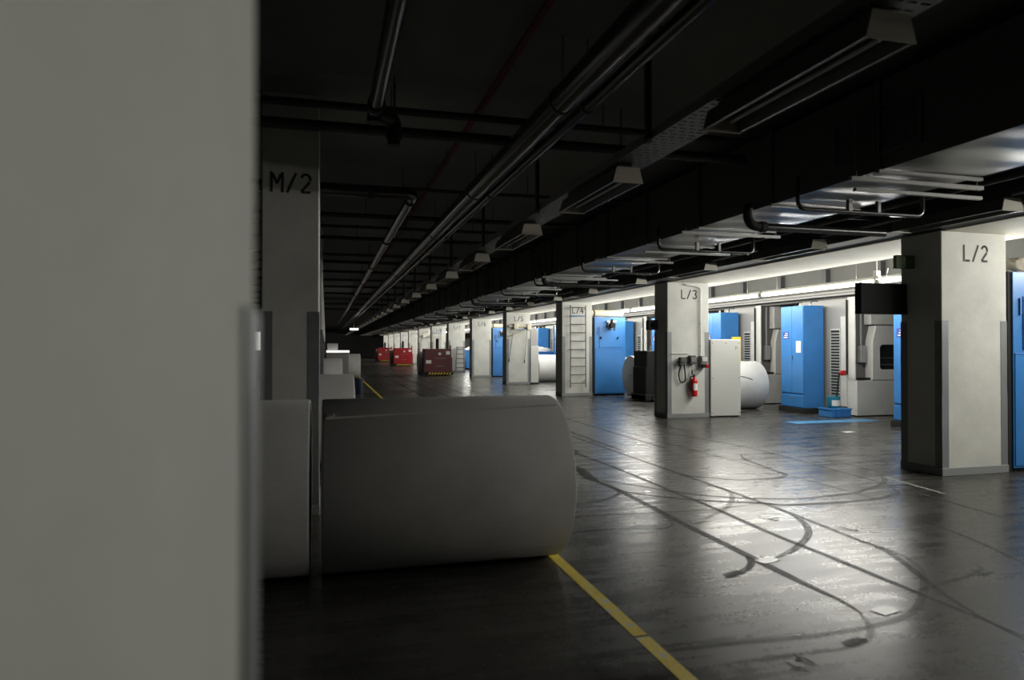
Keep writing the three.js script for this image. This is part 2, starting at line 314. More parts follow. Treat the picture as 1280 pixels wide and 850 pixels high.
// ------------------------------------------------------------------ unlit trough lamps under cable trays
function troughLamp(label, group) {
  const o = thing('trough_lamp', label, 'lamp', [0, 0, 0], 0, group);
  const L = 1.38, prof = (y0, y1, a, b) => [[-a, y0], [a, y0], [b, y1], [-b, y1]];
  // folded reflector: two sloping cheeks, a top and two end plates
  const cheek = s => { const g = extrude([[s * 0.135, 0], [s * 0.125, 0], [s * 0.092, 0.115], [s * 0.10, 0.12]], L); return g.translate(0, 0, -L); };
  part('reflector', [cheek(-1), cheek(1), span(-0.1, 0.1, 0.112, 0.12, 0, -L), span(-0.137, -0.118, -0.004, 0.004, 0, -L), span(0.118, 0.137, -0.004, 0.004, 0, -L)], M.lampInner, o);
  part('end_plate', [extrude(prof(-0.01, 0.125, 0.14, 0.103), 0.006)], M.lampShell, o);
  part('end_plate', [extrude(prof(-0.01, 0.125, 0.14, 0.103), 0.006).translate(0, 0, -L - 0.006)], M.lampShell, o);
  for (const s of [-1, 1]) part('tube', [rod([s * 0.05, 0.055, -0.02], [s * 0.05, 0.055, -L + 0.02], 0.013, 8)], M.deadTube, o);
  part('housing', [span(-0.06, 0.06, 0.12, 0.16, -0.05, -L + 0.05)], M.beam, o);
  return o;
}
const LAMP = 2.82;
const lampA = troughLamp('unlit trough lamp with pale end plate hanging under the cable tray over the aisle', 'unlit lamps over the aisle');
lampA.position.set(2.48, 3.0, 0.26);
for (let k = 1; k < 32; k++) dup(lampA, [2.48, 3.0, 0.26 - k * LAMP]);
{ const o = thing('hanging_lamp', 'the one burning lamp hanging far down in the dark aisle', 'lamp', [1.75, 2.64, -45]);
  part('diffuser', [span(-0.26, 0.26, 0, 0.11, -0.09, 0.09, 0.02)], M.glow, o); part('housing', [span(-0.27, 0.27, 0.11, 0.15, -0.1, 0.1, 0.01)], M.white, o); part('hanging_rod', [rod([0, 0.15, 0], [0, 1.36, 0], 0.012, 6)], M.steel, o);
  const l = new THREE.RectAreaLight(TUBE_COLOR, 14, 0.5, 0.16); l.position.set(0, -0.01, 0); l.rotation.x = -Math.PI / 2; l.name = 'lamp_glow'; o.add(l); }
const lampB = troughLamp('unlit trough lamp with pale end plate under the dark beam by the L columns', 'unlit lamps along the beam');
lampB.position.set(6.7, 2.98, 0.26);
for (let k = 1; k < 32; k++) dup(lampB, [6.7, 2.98, 0.26 - k * LAMP]);
const clampGeo = join([rod([0, 0, 0], [0, 0.14, 0], 0.012, 6), span(-0.02, 0.02, -0.03, 0.0, -0.05, 0.05)]);
{ const rail = thing('conduit_rail', 'long dark rail carrying the lamps beneath the beam', 'rail', [6.7, 3.14, 0]);
  part('rail', [span(-0.03, 0.03, 0, 0.05, 5, -92)], M.beam, rail);
  for (let k = 0; k < 32; k++) part('clip', [span(0.03, 0.25, 0.01, 0.03, 0.3 - k * LAMP, 0.27 - k * LAMP)], M.steel, rail);
  part('conduit', [rod([0.16, 0.03, 5], [0.16, 0.03, -92], 0.014, 6)], M.steel, rail); }
// perforated cable tray above the first lamp row
{ const tray = thing('cable_tray', 'perforated grey cable tray running above the aisle lamps', 'cable tray', [2.53, 3.165, 0]);
  const s = new THREE.Shape(); s.moveTo(-0.16, 0); s.lineTo(0.16, 0); s.lineTo(0.16, LAMP); s.lineTo(-0.16, LAMP); s.closePath();
  for (let j = 0; j < 40; j++) for (let i = 0; i < 4; i++) { const x = -0.12 + i * 0.075 + (j % 2 ? 0.012 : -0.012), y = 0.03 + j * LAMP / 40, h = new THREE.Path(); h.moveTo(x - 0.026, y); h.lineTo(x + 0.026, y); h.lineTo(x + 0.026, y + 0.018); h.lineTo(x - 0.026, y + 0.018); h.closePath(); s.holes.push(h); }
  const plate = join([new THREE.ExtrudeGeometry(s, { depth: 0.002, bevelEnabled: false }).rotateX(-Math.PI / 2)]);
  const side = join([span(-0.162, -0.158, 0, 0.06, 0, -LAMP), span(0.158, 0.162, 0, 0.06, 0, -LAMP), span(-0.175, -0.158, 0.058, 0.062, 0, -LAMP), span(0.158, 0.175, 0.058, 0.062, 0, -LAMP)]);
  const plain = join([span(-0.16, 0.16, 0, 0.002, 0, -LAMP)]);
  for (let k = 0; k < 32; k++) { const m = part('tray_plate', k < 10 ? plate : plain, M.tray, tray); m.position.z = 3.08 - k * LAMP; const q = part('side_rail', side, M.tray, tray); q.position.z = 3.08 - k * LAMP; }
  for (let k = 0; k < 32; k++) part('hanger', [span(-0.2, -0.16, -0.03, 0.83, -1.9 - (k - 1) * LAMP, -1.94 - (k - 1) * LAMP), span(-0.26, -0.12, 0.80, 0.83, -1.82 - (k - 1) * LAMP, -2.02 - (k - 1) * LAMP)], M.darkPipe, tray);
  for (const [x, r] of [[-0.09, 0.014], [-0.05, 0.01], [0.02, 0.016], [0.08, 0.011]]) part('cable', [rod([x, r + 0.004, 4], [x + 0.02, r + 0.004, -85], r, 6)], M.rubber, tray);
}

// ------------------------------------------------------------------ ventilation duct with grilles, brackets and crossing conduits
{ const duct = thing('ventilation_duct', 'long rectangular ventilation duct with a shiny underside above the aisle', 'duct', [0, 0, 0]);
  const S = 1.41, bottoms = [0, 1, 2, 3].map(q => { const g = new THREE.BoxGeometry(1.02, 0.004, S - 0.004, 6, 1, 14), p = g.attributes.position; for (let i = 0; i < p.count; i++) { const x = p.getX(i), z = p.getZ(i), e = Math.min(1, (0.51 - Math.abs(x)) * 6, (S / 2 - 0.002 - Math.abs(z)) * 6); p.setY(i, p.getY(i) - e * (0.006 + 0.010 * perlin.noise(x * 0.8 + q * 5, 3.3, z * 4.5 + q * 9) + 0.006 * Math.sin(z * 13 + q))); } g.computeVertexNormals(); return join([g.translate(4.91, 3.056, -S / 2)]); }), sides = join([span(4.395, 4.40, 3.05, 3.78, 0, -S + 0.004), span(5.42, 5.425, 3.05, 3.78, 0, -S + 0.004), span(4.40, 5.42, 3.775, 3.78, 0, -S + 0.004)]);
  const flange = join([span(4.37, 4.395, 3.05, 3.80, 0.018, -0.018)]), flangeB = join([span(4.37, 5.45, 3.025, 3.05, 0.018, -0.018)]);
  for (let k = 0; k < 66; k++) {
    for (const [n, g, m] of [['bottom_panel', bottoms[(k * 7 + (k >> 2)) % 4], M.duct], ['side_panel', sides, M.ductSide], ['flange', flange, M.ductSide], ['flange', flangeB, M.steel]]) part(n, g, m, duct).position.z = 2.4 - k * S;
  }
  const gs = [span(4.375, 4.395, 3.16, 3.19, -0.47, 0.47), span(4.375, 4.395, 3.55, 3.58, -0.47, 0.47), span(4.375, 4.395, 3.16, 3.58, 0.44, 0.47), span(4.375, 4.395, 3.16, 3.58, -0.47, -0.44), span(4.375, 4.395, 3.16, 3.58, -0.012, 0.012)];
  const frame = join(gs), slats = join(Array.from({ length: 15 }, (_, i) => new THREE.BoxGeometry(0.022, 0.003, 0.9).rotateZ(0.6).translate(4.385, 3.205 + i * 0.024, 0)));
  for (let k = 0; k < 9; k++) { const f = part('grille_frame', frame, M.darkGrey, duct); f.position.z = -4.7 - k * 4.65; part('grille_slats', slats, M.darkGrey, f, { kind: 'stuff' }); }
  // strut channels with rods under the duct
  const strut = join([span(4.22, 5.62, 2.985, 3.02, -0.02, 0.02, 0.003), rod([4.28, 2.98, 0], [4.28, 4.0, 0], 0.006, 6), rod([5.56, 2.98, 0], [5.56, 4.0, 0], 0.006, 6)]);
  for (let k = 0; k < 33; k++) part('support_channel', strut, M.steel, duct).position.z = 1.2 - k * LAMP - 0.35;
  const low = join([span(4.45, 5.85, 2.955, 2.985, -0.02, 0.02, 0.003)]); for (let k = 0; k < 18; k++) part('slotted_channel', low, M.steel, duct).position.z = -5.0 - k * 4.1;
}
{ const mk = (label, list, mat) => { const o = thing('cross_conduit', label, 'conduit', [0, 0, 0], 0, 'conduits bent under the duct'); part('pipe', list, mat, o); part('clamp', [span(4.86, 4.90, 2.90, 3.02, -0.02, 0.02)], M.steel, o); part('clamp', [span(5.2, 5.23, 2.90, 3.02, -0.02, 0.02)], M.steel, o); return o; };
  const a = mk('grey conduit bent around the underside of the duct', bentPipe([[4.30, 3.2, 0], [4.30, 2.90, 0], [5.75, 2.90, 0], [5.75, 3.15, 0]], 0.022, 0.09), M.pipe); a.position.z = -5.55;
  for (let k = -2; k < 26; k++) if (k) dup(a, [0, 0, -5.55 - k * LAMP]);
  const b = thing('cross_pipe', 'thick pale pipe with a black elbow crossing under the duct', 'pipe', [0, 0, -6.35], 0, 'thick pipes crossing under the duct');
  part('pipe', [rod([4.42, 2.87, 0], [6.05, 2.87, 0], 0.042, 12)], M.pipe, b); part('elbow', bentPipe([[4.3, 3.1, 0], [4.3, 2.87, 0], [4.47, 2.87, 0]], 0.05, 0.13, 12), M.rubber, b); part('collar', [rod([4.45, 2.87, 0], [4.51, 2.87, 0], 0.058, 12)], M.rubber, b);
  for (let k = 1; k < 8; k++) dup(b, [0, 0, -6.35 - k * BAY]);
  const e = thing('beam_pipe', 'slim pipe running along beside the duct under the dark beam', 'pipe', [6.05, 3.16, 0]);
  part('pipe', [rod([0, 0, 6], [0, 0, -92], 0.035, 10)], M.darkPipe, e); part('bracket', [span(-0.02, 0.86, 0.04, 0.06, -7.2, -7.24)], M.steel, e);
}

// ------------------------------------------------------------------ pipes under the dark ceiling
{ const long = (name, label, x, y, r, mat, z0 = 7, z1 = -90, joint = 3.2) => {
    const o = thing(name, label, 'pipe', [x, y, 0]);
    part('pipe', [rod([0, 0, z0], [0, 0, z1], r, 20)], mat, o);
    for (let z = z0 - 2.4; z > Math.max(z1, -60); z -= joint) { part('pipe_clamp', [rod([0, 0, z], [0, 0, z - 0.03], r + 0.007, 20)], M.darkGrey, o); part('hanging_rod', [rod([0, r, z], [0, 4 - y, z], 0.005, 5)], M.darkGrey, o); }
    return o;
  };
  long('ceiling_pipe', 'thick bare metal pipe running along the ceiling of the aisle', 1.76, 3.5, 0.105, M.pipe);
  long('ceiling_pipe', 'thinner bare metal pipe hung beside the thick ceiling pipe', 1.965, 3.47, 0.05, M.pipe);
  long('ceiling_pipe', 'thin dark red sprinkler pipe under the dark ceiling', 1.42, 3.87, 0.028, M.redPipe, 7, -60, 4.3);
  const a = thing('drain_pipe', 'grey drain pipe ending in a tee with a short drop', 'pipe', [0, 0, 0]);
  part('pipe', [rod([0.385, 3.6, 7], [0.40, 3.6, -6.0], 0.062, 16)], M.pipe, a);
  part('pipe', [rod([0.40, 3.6, -6.0], [0.58, 3.6, -6.15], 0.062, 16), rod([0.58, 3.62, -6.15], [0.58, 3.38, -6.15], 0.055, 16)], M.darkPipe, a);
  part('collar', [rod([0.40, 3.6, -5.72], [0.40, 3.6, -5.80], 0.075, 16)], M.rubber, a); part('collar', [rod([0.58, 3.44, -6.15], [0.58, 3.48, -6.15], 0.068, 16)], M.rubber, a); part('collar', [rod([0.58, 3.54, -6.15], [0.58, 3.58, -6.15], 0.068, 16)], M.rubber, a);
  part('end_cap', [rod([0.40, 3.6, -6.0], [0.40, 3.52, -6.0], 0.066, 16)], M.darkPipe, a); part('hanging_rod', [rod([0.58, 3.65, -6.15], [0.58, 4, -6.15], 0.006, 5)], M.darkGrey, a);
  const b = thing('drain_pipe', 'grey pipe turning from across the aisle to run down it', 'pipe', [0, 0, 0]);
  part('pipe', bentPipe([[-6, 3.52, -8.7], [1.07, 3.52, -8.7], [1.07, 3.52, -60]], 0.07, 0.14, 14), M.pipe, b);
  for (const z of [-9.0, -12.6, -16.8, -21, -26]) part('collar', [rod([1.07, 3.52, z], [1.07, 3.52, z - 0.08], 0.083, 14)], M.rubber, b);
  part('collar', [rod([0.5, 3.52, -8.7], [0.58, 3.52, -8.7], 0.083, 14)], M.rubber, b);
  const crosses = [[-6.35, 3.76, 0.035], [-6.4, 3.58, 0.05], [-9.3, 3.72, 0.025], [-11.3, 3.7, 0.04], [-12.5, 3.72, 0.03], [-13.7, 3.7, 0.04], [-16.2, 3.7, 0.035], [-17.6, 3.7, 0.04], [-19.9, 3.7, 0.04], [-22.4, 3.7, 0.04], [-24.9, 3.7, 0.04], [-28.2, 3.7, 0.05], [-31.5, 3.7, 0.05], [-35.2, 3.7, 0.05], [-40, 3.7, 0.05], [-3.2, 3.75, 0.03], [-1.5, 3.75, 0.04]];
  for (const [z, y, r] of crosses) {
    const o = thing('ceiling_cross_pipe', 'dark pipe hung across the aisle just under the ceiling', 'pipe', [0, y, z], 0, 'dark pipes across the ceiling');
    part('pipe', [rod([-8.9, 0, 0], [4.3, 0, 0], r, 10)], M.darkPipe, o);
    for (const x of [-3.2, -0.9, 0.8, 2.9]) { const X = x + rr(-0.3, 0.3); part('hanging_rod', [rod([X, r, 0], [X, 4 - y, 0], 0.006, 5)], M.darkGrey, o); }
  }
}

// ------------------------------------------------------------------ paper rolls
const ROLL_R = 0.61;
function rollGeos(L, R = ROLL_R) {
  const prof = [[0.045, -L / 2 + 0.05], [0.045, -L / 2], [R - 0.018, -L / 2], [R - 0.005, -L / 2 + 0.005], [R, -L / 2 + 0.018], [R, L / 2 - 0.018], [R - 0.005, L / 2 - 0.005], [R - 0.018, L / 2], [0.045, L / 2], [0.045, L / 2 - 0.05]].map(p => new THREE.Vector2(...p));
  const g = toCreasedNormals(new THREE.LatheGeometry(prof, 72), 0.5).rotateZ(-Math.PI / 2);
  const c = [rod([-L / 2 + 0.03, 0, 0], [L / 2 - 0.03, 0, 0], 0.046, 16)];
  return [join([g]), join(c)];
}
function paperRoll(label, L, pos, group, mat = M.paper) {
  const o = thing('paper_roll', label, 'paper roll', [pos[0], 0, pos[1]], 0, group), [g, c] = rollGeos(L);
  part('paper', g, mat, o).position.y = ROLL_R; part('core', c, M.core, o).position.y = ROLL_R; return o;
}
const rollZ = -5.12;
{ const o = paperRoll('large shaded paper roll beside the yellow line, with a taped seam', 1.72, [0.835, rollZ], undefined, M.paper);
  // the loose end of the wrap: a thin raised band across the roll, slightly askew
  const pos = [], idx = [], N = 24;
  for (let i = 0; i <= N; i++) { const u = i / N, x = -0.835 + 1.66 * u, a = (66 - 9 * (1 - u) * 1.0) * Math.PI / 180 * 1 - 0.0; for (const [da, dr] of [[0, 0.0005], [0.004, 0.0035], [0.028, 0.0035], [0.032, 0.0005]]) pos.push(x, ROLL_R + (ROLL_R + dr) * Math.sin(a - da), (ROLL_R + dr) * Math.cos(a - da)); }
  for (let i = 0; i < N; i++) for (let j = 0; j < 3; j++) { const k = 4 * i + j; idx.push(k, k + 1, k + 4, k + 1, k + 5, k + 4); }
  const g = new THREE.BufferGeometry(); g.setAttribute('position', new THREE.Float32BufferAttribute(pos, 3)); g.setIndex(idx); g.computeVertexNormals();
  part('taped_seam', [g], M.paper, o);
  const a = 57 * Math.PI / 180; part('torn_flap', [bx(0.055, 0.02, 0.012, 0, 0, 0, 0.003).rotateX(-0.6).rotateZ(0.3).translate(-0.80, ROLL_R + (ROLL_R + 0.004) * Math.sin(a), (ROLL_R + 0.004) * Math.cos(a))], M.paper, o);
}
paperRoll('large shaded paper roll lying against the first column of the dark row', 1.72, [-0.96, rollZ], undefined, M.paper);
paperRoll('paper roll in the dark behind the column stencilled M/2', 1.62, [-0.44, -9.75], undefined, M.paper);
paperRoll('paper roll far back in the dark row beside the aisle', 1.62, [-0.30, -22.6], undefined, M.paper);
paperRoll('paper roll deepest in the dark row beyond the blue bin', 1.62, [0.87, -35.5], undefined, M.paper);
const rollPlaces = [[-15.6, 'white paper roll behind the white cabinet at column L/3'], [-22.65, 'white paper roll behind the blue cabinet at column L/4'], [-29.7, 'white paper roll behind the cabinet at column L/5'], [-36.7, 'white paper roll half hidden by the plain column L/6'], [-43.8, 'white paper roll beyond the stepladder at column L/7']];
for (const [z, l] of rollPlaces) paperRoll(l, 1.62, [9.95, z]);

// ------------------------------------------------------------------ printing presses along the right, one unit each half bay
const pressGeos = (() => {
  const X = 0, sl = []; for (let i = 0; i < 24; i++) sl.push(new THREE.BoxGeometry(0.008, 0.034, 0.29).rotateZ(0.6).translate(-0.008, 0.30 + i * 0.07, -0.68));
  const hole = new THREE.Path(); const rx = 0.62, ry0 = 1.05, w = 0.62, h = 0.60, r = 0.10;
  hole.moveTo(rx + r, ry0); hole.lineTo(rx + w - r, ry0); hole.quadraticCurveTo(rx + w, ry0, rx + w, ry0 + r); hole.lineTo(rx + w, ry0 + h - r); hole.quadraticCurveTo(rx + w, ry0 + h, rx + w - r, ry0 + h); hole.lineTo(rx + r, ry0 + h); hole.quadraticCurveTo(rx, ry0 + h, rx, ry0 + h - r); hole.lineTo(rx, ry0 + r); hole.quadraticCurveTo(rx, ry0, rx + r, ry0);
  const s = new THREE.Shape([[0.42, 0.84], [1.55, 0.84], [1.55, 2.06], [0.52, 2.06], [0.43, 1.72]].map(p => new THREE.Vector2(...p))); s.holes.push(hole);
  const pane = new THREE.Shape(); pane.moveTo(rx - 0.02, ry0 - 0.02); pane.lineTo(rx + w + 0.02, ry0 - 0.02); pane.lineTo(rx + w + 0.02, ry0 + h + 0.02); pane.lineTo(rx - 0.02, ry0 + h + 0.02);
  return {
    body: join([span(0.02, 4.2, 0.05, 2.72, -0.30, -1.9, 0.01)]),
    base: join([span(0, 4.2, 0.02, 0.82, 0, -0.30, 0.012), span(0, 0.035, 0.82, 0.86, -0.06, -0.30, 0.01)]),
    sidePanel: join([span(0, 0.035, 0.86, 2.74, -0.06, -0.30, 0.01), span(-0.012, 0.02, 0.20, 2.3, -0.31, -0.50, 0.006)]),
    louvre: join(sl), louvreFrame: join([span(-0.012, 0.02, 0.22, 0.27, -0.52, -0.84), span(-0.012, 0.02, 1.98, 2.02, -0.52, -0.84), span(-0.012, 0.02, 0.22, 2.02, -0.52, -0.535), span(-0.012, 0.02, 0.22, 2.02, -0.825, -0.84)]),
    darkPanel: join([span(0.035, 4.2, 0.86, 2.7, -0.24, -0.30)]),
    upper: join([span(0.40, 1.55, 2.10, 2.72, -0.02, -0.24, 0.02)]),
    housing: join([new THREE.ExtrudeGeometry(s, { depth: 0.20, bevelEnabled: true, bevelSize: 0.015, bevelThickness: 0.015, bevelSegments: 1, curveSegments: 4 }).translate(0, 0, -0.20)]),
    pane: join([new THREE.ExtrudeGeometry(pane, { depth: 0.01, bevelEnabled: false }).translate(0, 0, -0.12)]),
    panerail: join([span(rx, rx + w, 1.32, 1.34, -0.10, -0.105), span(rx, rx + w, 1.16, 1.19, -0.10, -0.105)]),
    tube: join([rod([0.27, 1.62, -0.18], [0.27, 2.7, -0.18], 0.028, 10)]), device: join([span(0.20, 0.36, 1.22, 1.62, -0.24, -0.10, 0.02)]),
    post: join([rod([-0.03, 0.95, -0.28], [-0.03, 2.68, -0.28], 0.022, 10)]), slot: join([span(0.05, 0.42, 0.84, 0.88, -0.03, -0.24)]), louvreBack: join([span(-0.004, 0.018, 0.27, 1.98, -0.535, -0.825)]),
  };
})();
function pressUnit(z, label) {
  const o = thing('press_unit', label, 'press', [11.66, 0, z], 0, 'grey press units in a row');
  part('body', pressGeos.body, M.pressMid, o); part('base_panel', pressGeos.base, M.press, o); part('side_panel', pressGeos.sidePanel, M.press, o);
  const lf = part('louvre_frame', pressGeos.louvreFrame, M.press, o); part('louvre_slats', pressGeos.louvre, M.press, lf, { kind: 'stuff' }); part('louvre_backing', pressGeos.louvreBack, M.black, lf);
  part('dark_panel', pressGeos.darkPanel, M.pressDark, o); part('upper_housing', pressGeos.upper, M.press, o);
  const h = part('window_housing', pressGeos.housing, M.press, o); part('window_pane', pressGeos.pane, M.window, h); part('bar', pressGeos.panerail, M.darkGrey, h);
  part('pipe', pressGeos.tube, M.pressMid, o); part('valve_box', pressGeos.device, M.pressMid, o); part('post', pressGeos.post, M.black, o); part('slot', pressGeos.slot, M.black, o);
  return o;
}
const pz = j => -13.05 - j * BAY / 2;
for (let j = -2; j < 12; j++) pressUnit(pz(j), { 0: 'grey printing press unit beside the blue crate and bucket', 1: 'grey printing press unit right behind the paper roll near column L/3' }[j] || 'grey printing press unit with louvred side and a black rounded window');

// tall blue switch cabinets standing before the presses
const cabGeo = {
  body: join([span(0.02, 0.58, 0.12, 2.58, 0.41, -0.41, 0.008)]), plinth: join([span(-0.04, 0.62, 0, 0.12, 0.46, -0.46, 0.008)]),
  doorL: join([span(0, 0.02, 0.47, 2.56, 0.405, 0.004, 0.004)]), doorR: join([span(0, 0.02, 0.47, 2.56, -0.004, -0.405, 0.004)]), drawer: join([span(-0.006, 0.02, 0.14, 0.42, 0.41, -0.41, 0.006)]),
  handle: join([span(-0.022, 0, 1.28, 1.38, 0.035, 0.015, 0.004)]), handle2: join([span(-0.015, -0.006, 0.34, 0.37, 0.06, -0.06, 0.003)]),
  sign: join([span(-0.003, 0, 1.78, 1.96, -0.12, -0.33)]), signText: join([0, 1, 2].map(i => span(-0.0045, -0.003, 1.81 + i * 0.05, 1.832 + i * 0.05, -0.15, -0.30 + 0.03 * i))), paper: join([span(-0.003, 0, 1.45, 1.73, 0.16, 0.33)]),
  top: join([bx(0.05, 0.06, 0.05, 0.1, 2.58, 0.2, 0.01), bx(0.05, 0.05, 0.05, 0.3, 2.58, 0.3, 0.01)]), cables: join([...bentPipe([[0.4, 2.58, 0.2], [0.4, 2.7, 0.2], [0.58, 2.7, 0.2]], 0.012, 0.05, 6), rod([0.2, 2.58, -0.1], [0.2, 2.68, -0.1], 0.012, 6)]),
};
function switchCabinet(z, label, notices) {
  const o = thing('switch_cabinet', label, 'cabinet', [10.98, 0, z], 0, 'blue switch cabinets before the presses');
  part('body', cabGeo.body, M.blue, o); part('plinth', cabGeo.plinth, M.black, o);
  const d = part('door', cabGeo.doorL, M.blue, o); part('handle', cabGeo.handle, M.steel, d); const e = part('door', cabGeo.doorR, M.blue, o);
  const dr = part('drawer', cabGeo.drawer, M.blue, o); part('handle', cabGeo.handle2, M.steel, dr);
  const s = part('notice_plate', cabGeo.sign, M.bluesign, e); part('print', cabGeo.signText, M.label, s);
  if (notices) part('paper_notice', cabGeo.paper, M.label, d, { label: 'white paper notice' });
  part('cable_gland', cabGeo.top, M.cream, o); part('cable', cabGeo.cables, M.rubber, o);
  return o;
}
for (let j = -1; j < 11; j++) switchCabinet(-14.42 - j * BAY / 2, { '-1': 'tall blue switch cabinet mostly hidden behind column L/2', 0: 'tall blue switch cabinet with two doors and a white paper notice', 1: 'tall blue switch cabinet standing behind the white cabinet of column L/3', 3: 'tall blue switch cabinet with a slim ladder leaning on it' }[j] || 'tall blue switch cabinet with two doors standing before a press unit', j === 0);

// emergency stop post, bucket with stick on a blue crate, beside the press
{ const z = -13.30, o = thing('emergency_stop', 'red emergency stop button on the black post at the press', 'switch', [11.50, 0.93, z]);
  part('box', [bx(0.09, 0.12, 0.09, 0.0, 0, 0, 0.012)], M.red, o); part('button', [rod([-0.045, 0.06, 0], [-0.085, 0.06, 0], 0.03, 12)], M.red, o);
  const c = thing('blue_crate', 'low blue plastic crate on the floor beside the press', 'crate', [11.20, 0, -13.22]);
  part('shell', [span(-0.26, 0.26, 0, 0.20, 0.22, -0.22, 0.015), span(-0.275, 0.275, 0.17, 0.20, 0.235, -0.235, 0.006)], M.blue, c); part('rib', [-0.15, 0, 0.15].map(x => span(x - 0.012, x + 0.012, 0.02, 0.18, 0.23, 0.2)), M.blueDark, c);
  const b = thing('paint_bucket', 'round turquoise bucket with pale label on the blue crate', 'bucket', [11.16, 0.20, -13.22]);
  const prof = [[0, 0], [0.125, 0], [0.15, 0.25], [0.157, 0.25], [0.157, 0.262], [0.143, 0.262], [0.12, 0.02], [0, 0.02]].map(p => new THREE.Vector2(...p));
  part('pail', [new THREE.LatheGeometry(prof, 24)], std([0.03, 0.26, 0.36], 0.45), b);
  part('label', [new THREE.CylinderGeometry(0.1475, 0.137, 0.13, 12, 1, true, -0.9, 1.6).translate(0, 0.12, 0)], M.label, b);
  const k = thing('broom_handle', 'black stick standing in the turquoise bucket', 'stick', [0, 0, 0]);
  part('stick', [rod([11.20, 0.222, -13.20], [11.38, 0.98, -13.28], 0.02, 8)], M.black, k);
}
{ const o = thing('junction_box', 'small white junction box with a looped cable hung by the tube lights', 'junction box', [9.55, 2.80, -10.2]);
  part('box', [span(-0.05, 0.05, 0, 0.16, -0.04, 0.04, 0.012)], M.paper, o); part('arm', [rod([0, 0.16, 0], [0, 1.2, 0], 0.012, 6)], M.paper, o); part('lens', [rod([-0.02, 0.04, 0.04], [-0.02, 0.04, 0.09], 0.03, 10)], M.paper, o);
  part('cable', [pipe([[0.04, 0.1, 0], [0.08, 0.0, 0], [0.13, 0.0, 0.05], [0.15, 0.2, 0.1]], 0.009, 6)], M.paper, o); }
// pipes below the tubes, above the presses
for (const [x, y, r, l] of [[11.45, 2.86, 0.035, 'pale pipe running above the presses below the tube lights'], [11.38, 2.79, 0.028, 'thin grey pipe above the switch cabinets']]) {
  const o = thing('press_pipe', l, 'pipe', [x, y, 0]); part('pipe', [rod([0, 0, 2], [0, 0, -70], r, 10)], M.pressMid, o); for (let k = 0; k < 20; k++) part('bracket', [span(-0.02, 0.38, -0.01, 0.01, -3 - k * 3.5, -3.03 - k * 3.5)], M.steel, o);
}

// ------------------------------------------------------------------ cabinets beside the L columns
function doorCabinet(n, label) {   // tall blue cabinet flush with the column
  const o = thing('blue_cabinet', label, 'cabinet', [8.44, 0, lz(n) + 0.02]);
  part('body', [span(0, 1.08, 0.05, 2.55, 0, -0.6, 0.006)], M.blue, o); part('plinth', [span(0.03, 1.05, 0, 0.05, -0.04, -0.56)], M.black, o);
  part('side_strip', [span(-0.06, 0, 0.0, 2.55, -0.02, -0.58)], M.black, o);
  const d = part('door', [span(0.16, 0.96, 1.56, 2.24, 0, 0.016, 0.005)], M.blue, o);
  for (const x of [0.21, 0.80]) part('knob', [rod([x, 1.88, 0.016], [x, 1.88, 0.05], 0.028, 10), span(x - 0.012, x + 0.012, 1.84, 1.92, 0.03, 0.055, 0.004)], M.black, d);
  part('hinge', [span(0.10, 0.13, 2.0, 2.22, 0.0, 0.02, 0.004)], M.blueDark, o);
  part('lower_panel', [span(0.02, 1.06, 0.08, 1.49, 0, 0.012, 0.004)], M.blue, o); part('seam_strip', [span(0.02, 1.06, 1.495, 1.515, 0, 0.014, 0.003)], M.blueDark, o);
  return o;
}
for (const [n, l] of [[2, 'tall blue cabinet topped by a crumpled cover beside column L/2'], [4, 'tall blue cabinet with a black motor beside the ladder column L/4'], [6, 'tall blue cabinet with a dark motor beside the plain column L/6'], [8, 'far blue cabinet beside column L/8 behind the dark red transporter']]) doorCabinet(n, l);
for (const [n, motorLabel, baleLabel] of [[4, 'black motor with hanging cable on the blue cabinet beside the ladder column', 'cream rolled cloth on the blue cabinet beside the ladder column'], [6, 'dark motor on the farther blue cabinet beside the plain column L/6', 'cream rolled cloth on the farther blue cabinet by plain column L/6']]) {   // motor on the door and a cream bale above
  const m = thing('drive_motor', motorLabel, 'motor', [8.98, 2.28, lz(n) + 0.125]);
  part('casing', [rod([0, 0, -0.04], [0, 0, 0.16], 0.085, 14), rod([0, 0.05, 0.05], [0, 0.2, 0.05], 0.04, 10)], M.black, m); part('flange', [rod([0, 0, -0.088], [0, 0, 0.0], 0.12, 14)], M.steel, m); part('bracket', [span(-0.16, 0.18, 0.1, 0.16, -0.03, 0.03, 0.005)], M.steel, m); part('cable', [pipe([[0, -0.05, 0.1], [0.06, -0.16, 0.1], [0.10, -0.1, 0.06], [0.12, 0.08, 0.0]], 0.014, 6)], M.black, m);
  const b = thing('cloth_bale', baleLabel, 'cloth roll', [8.98, 2.69, lz(n) - 0.25]);
  const g = new THREE.CylinderGeometry(0.11, 0.11, 1.1, 16, 14); const p = g.attributes.position; for (let i = 0; i < p.count; i++) { const s = 1 + 0.12 * perlin.noise(p.getX(i) * 9, p.getY(i) * 7, p.getZ(i) * 9 + n); p.setX(i, p.getX(i) * s); p.setZ(i, p.getZ(i) * s); } g.computeVertexNormals();
  part('cloth', [g.rotateZ(Math.PI / 2)], M.cream, b); part('strap', [rod([-0.5, 0, 0], [-0.46, 0, 0], 0.122, 14)], M.black, b);
}
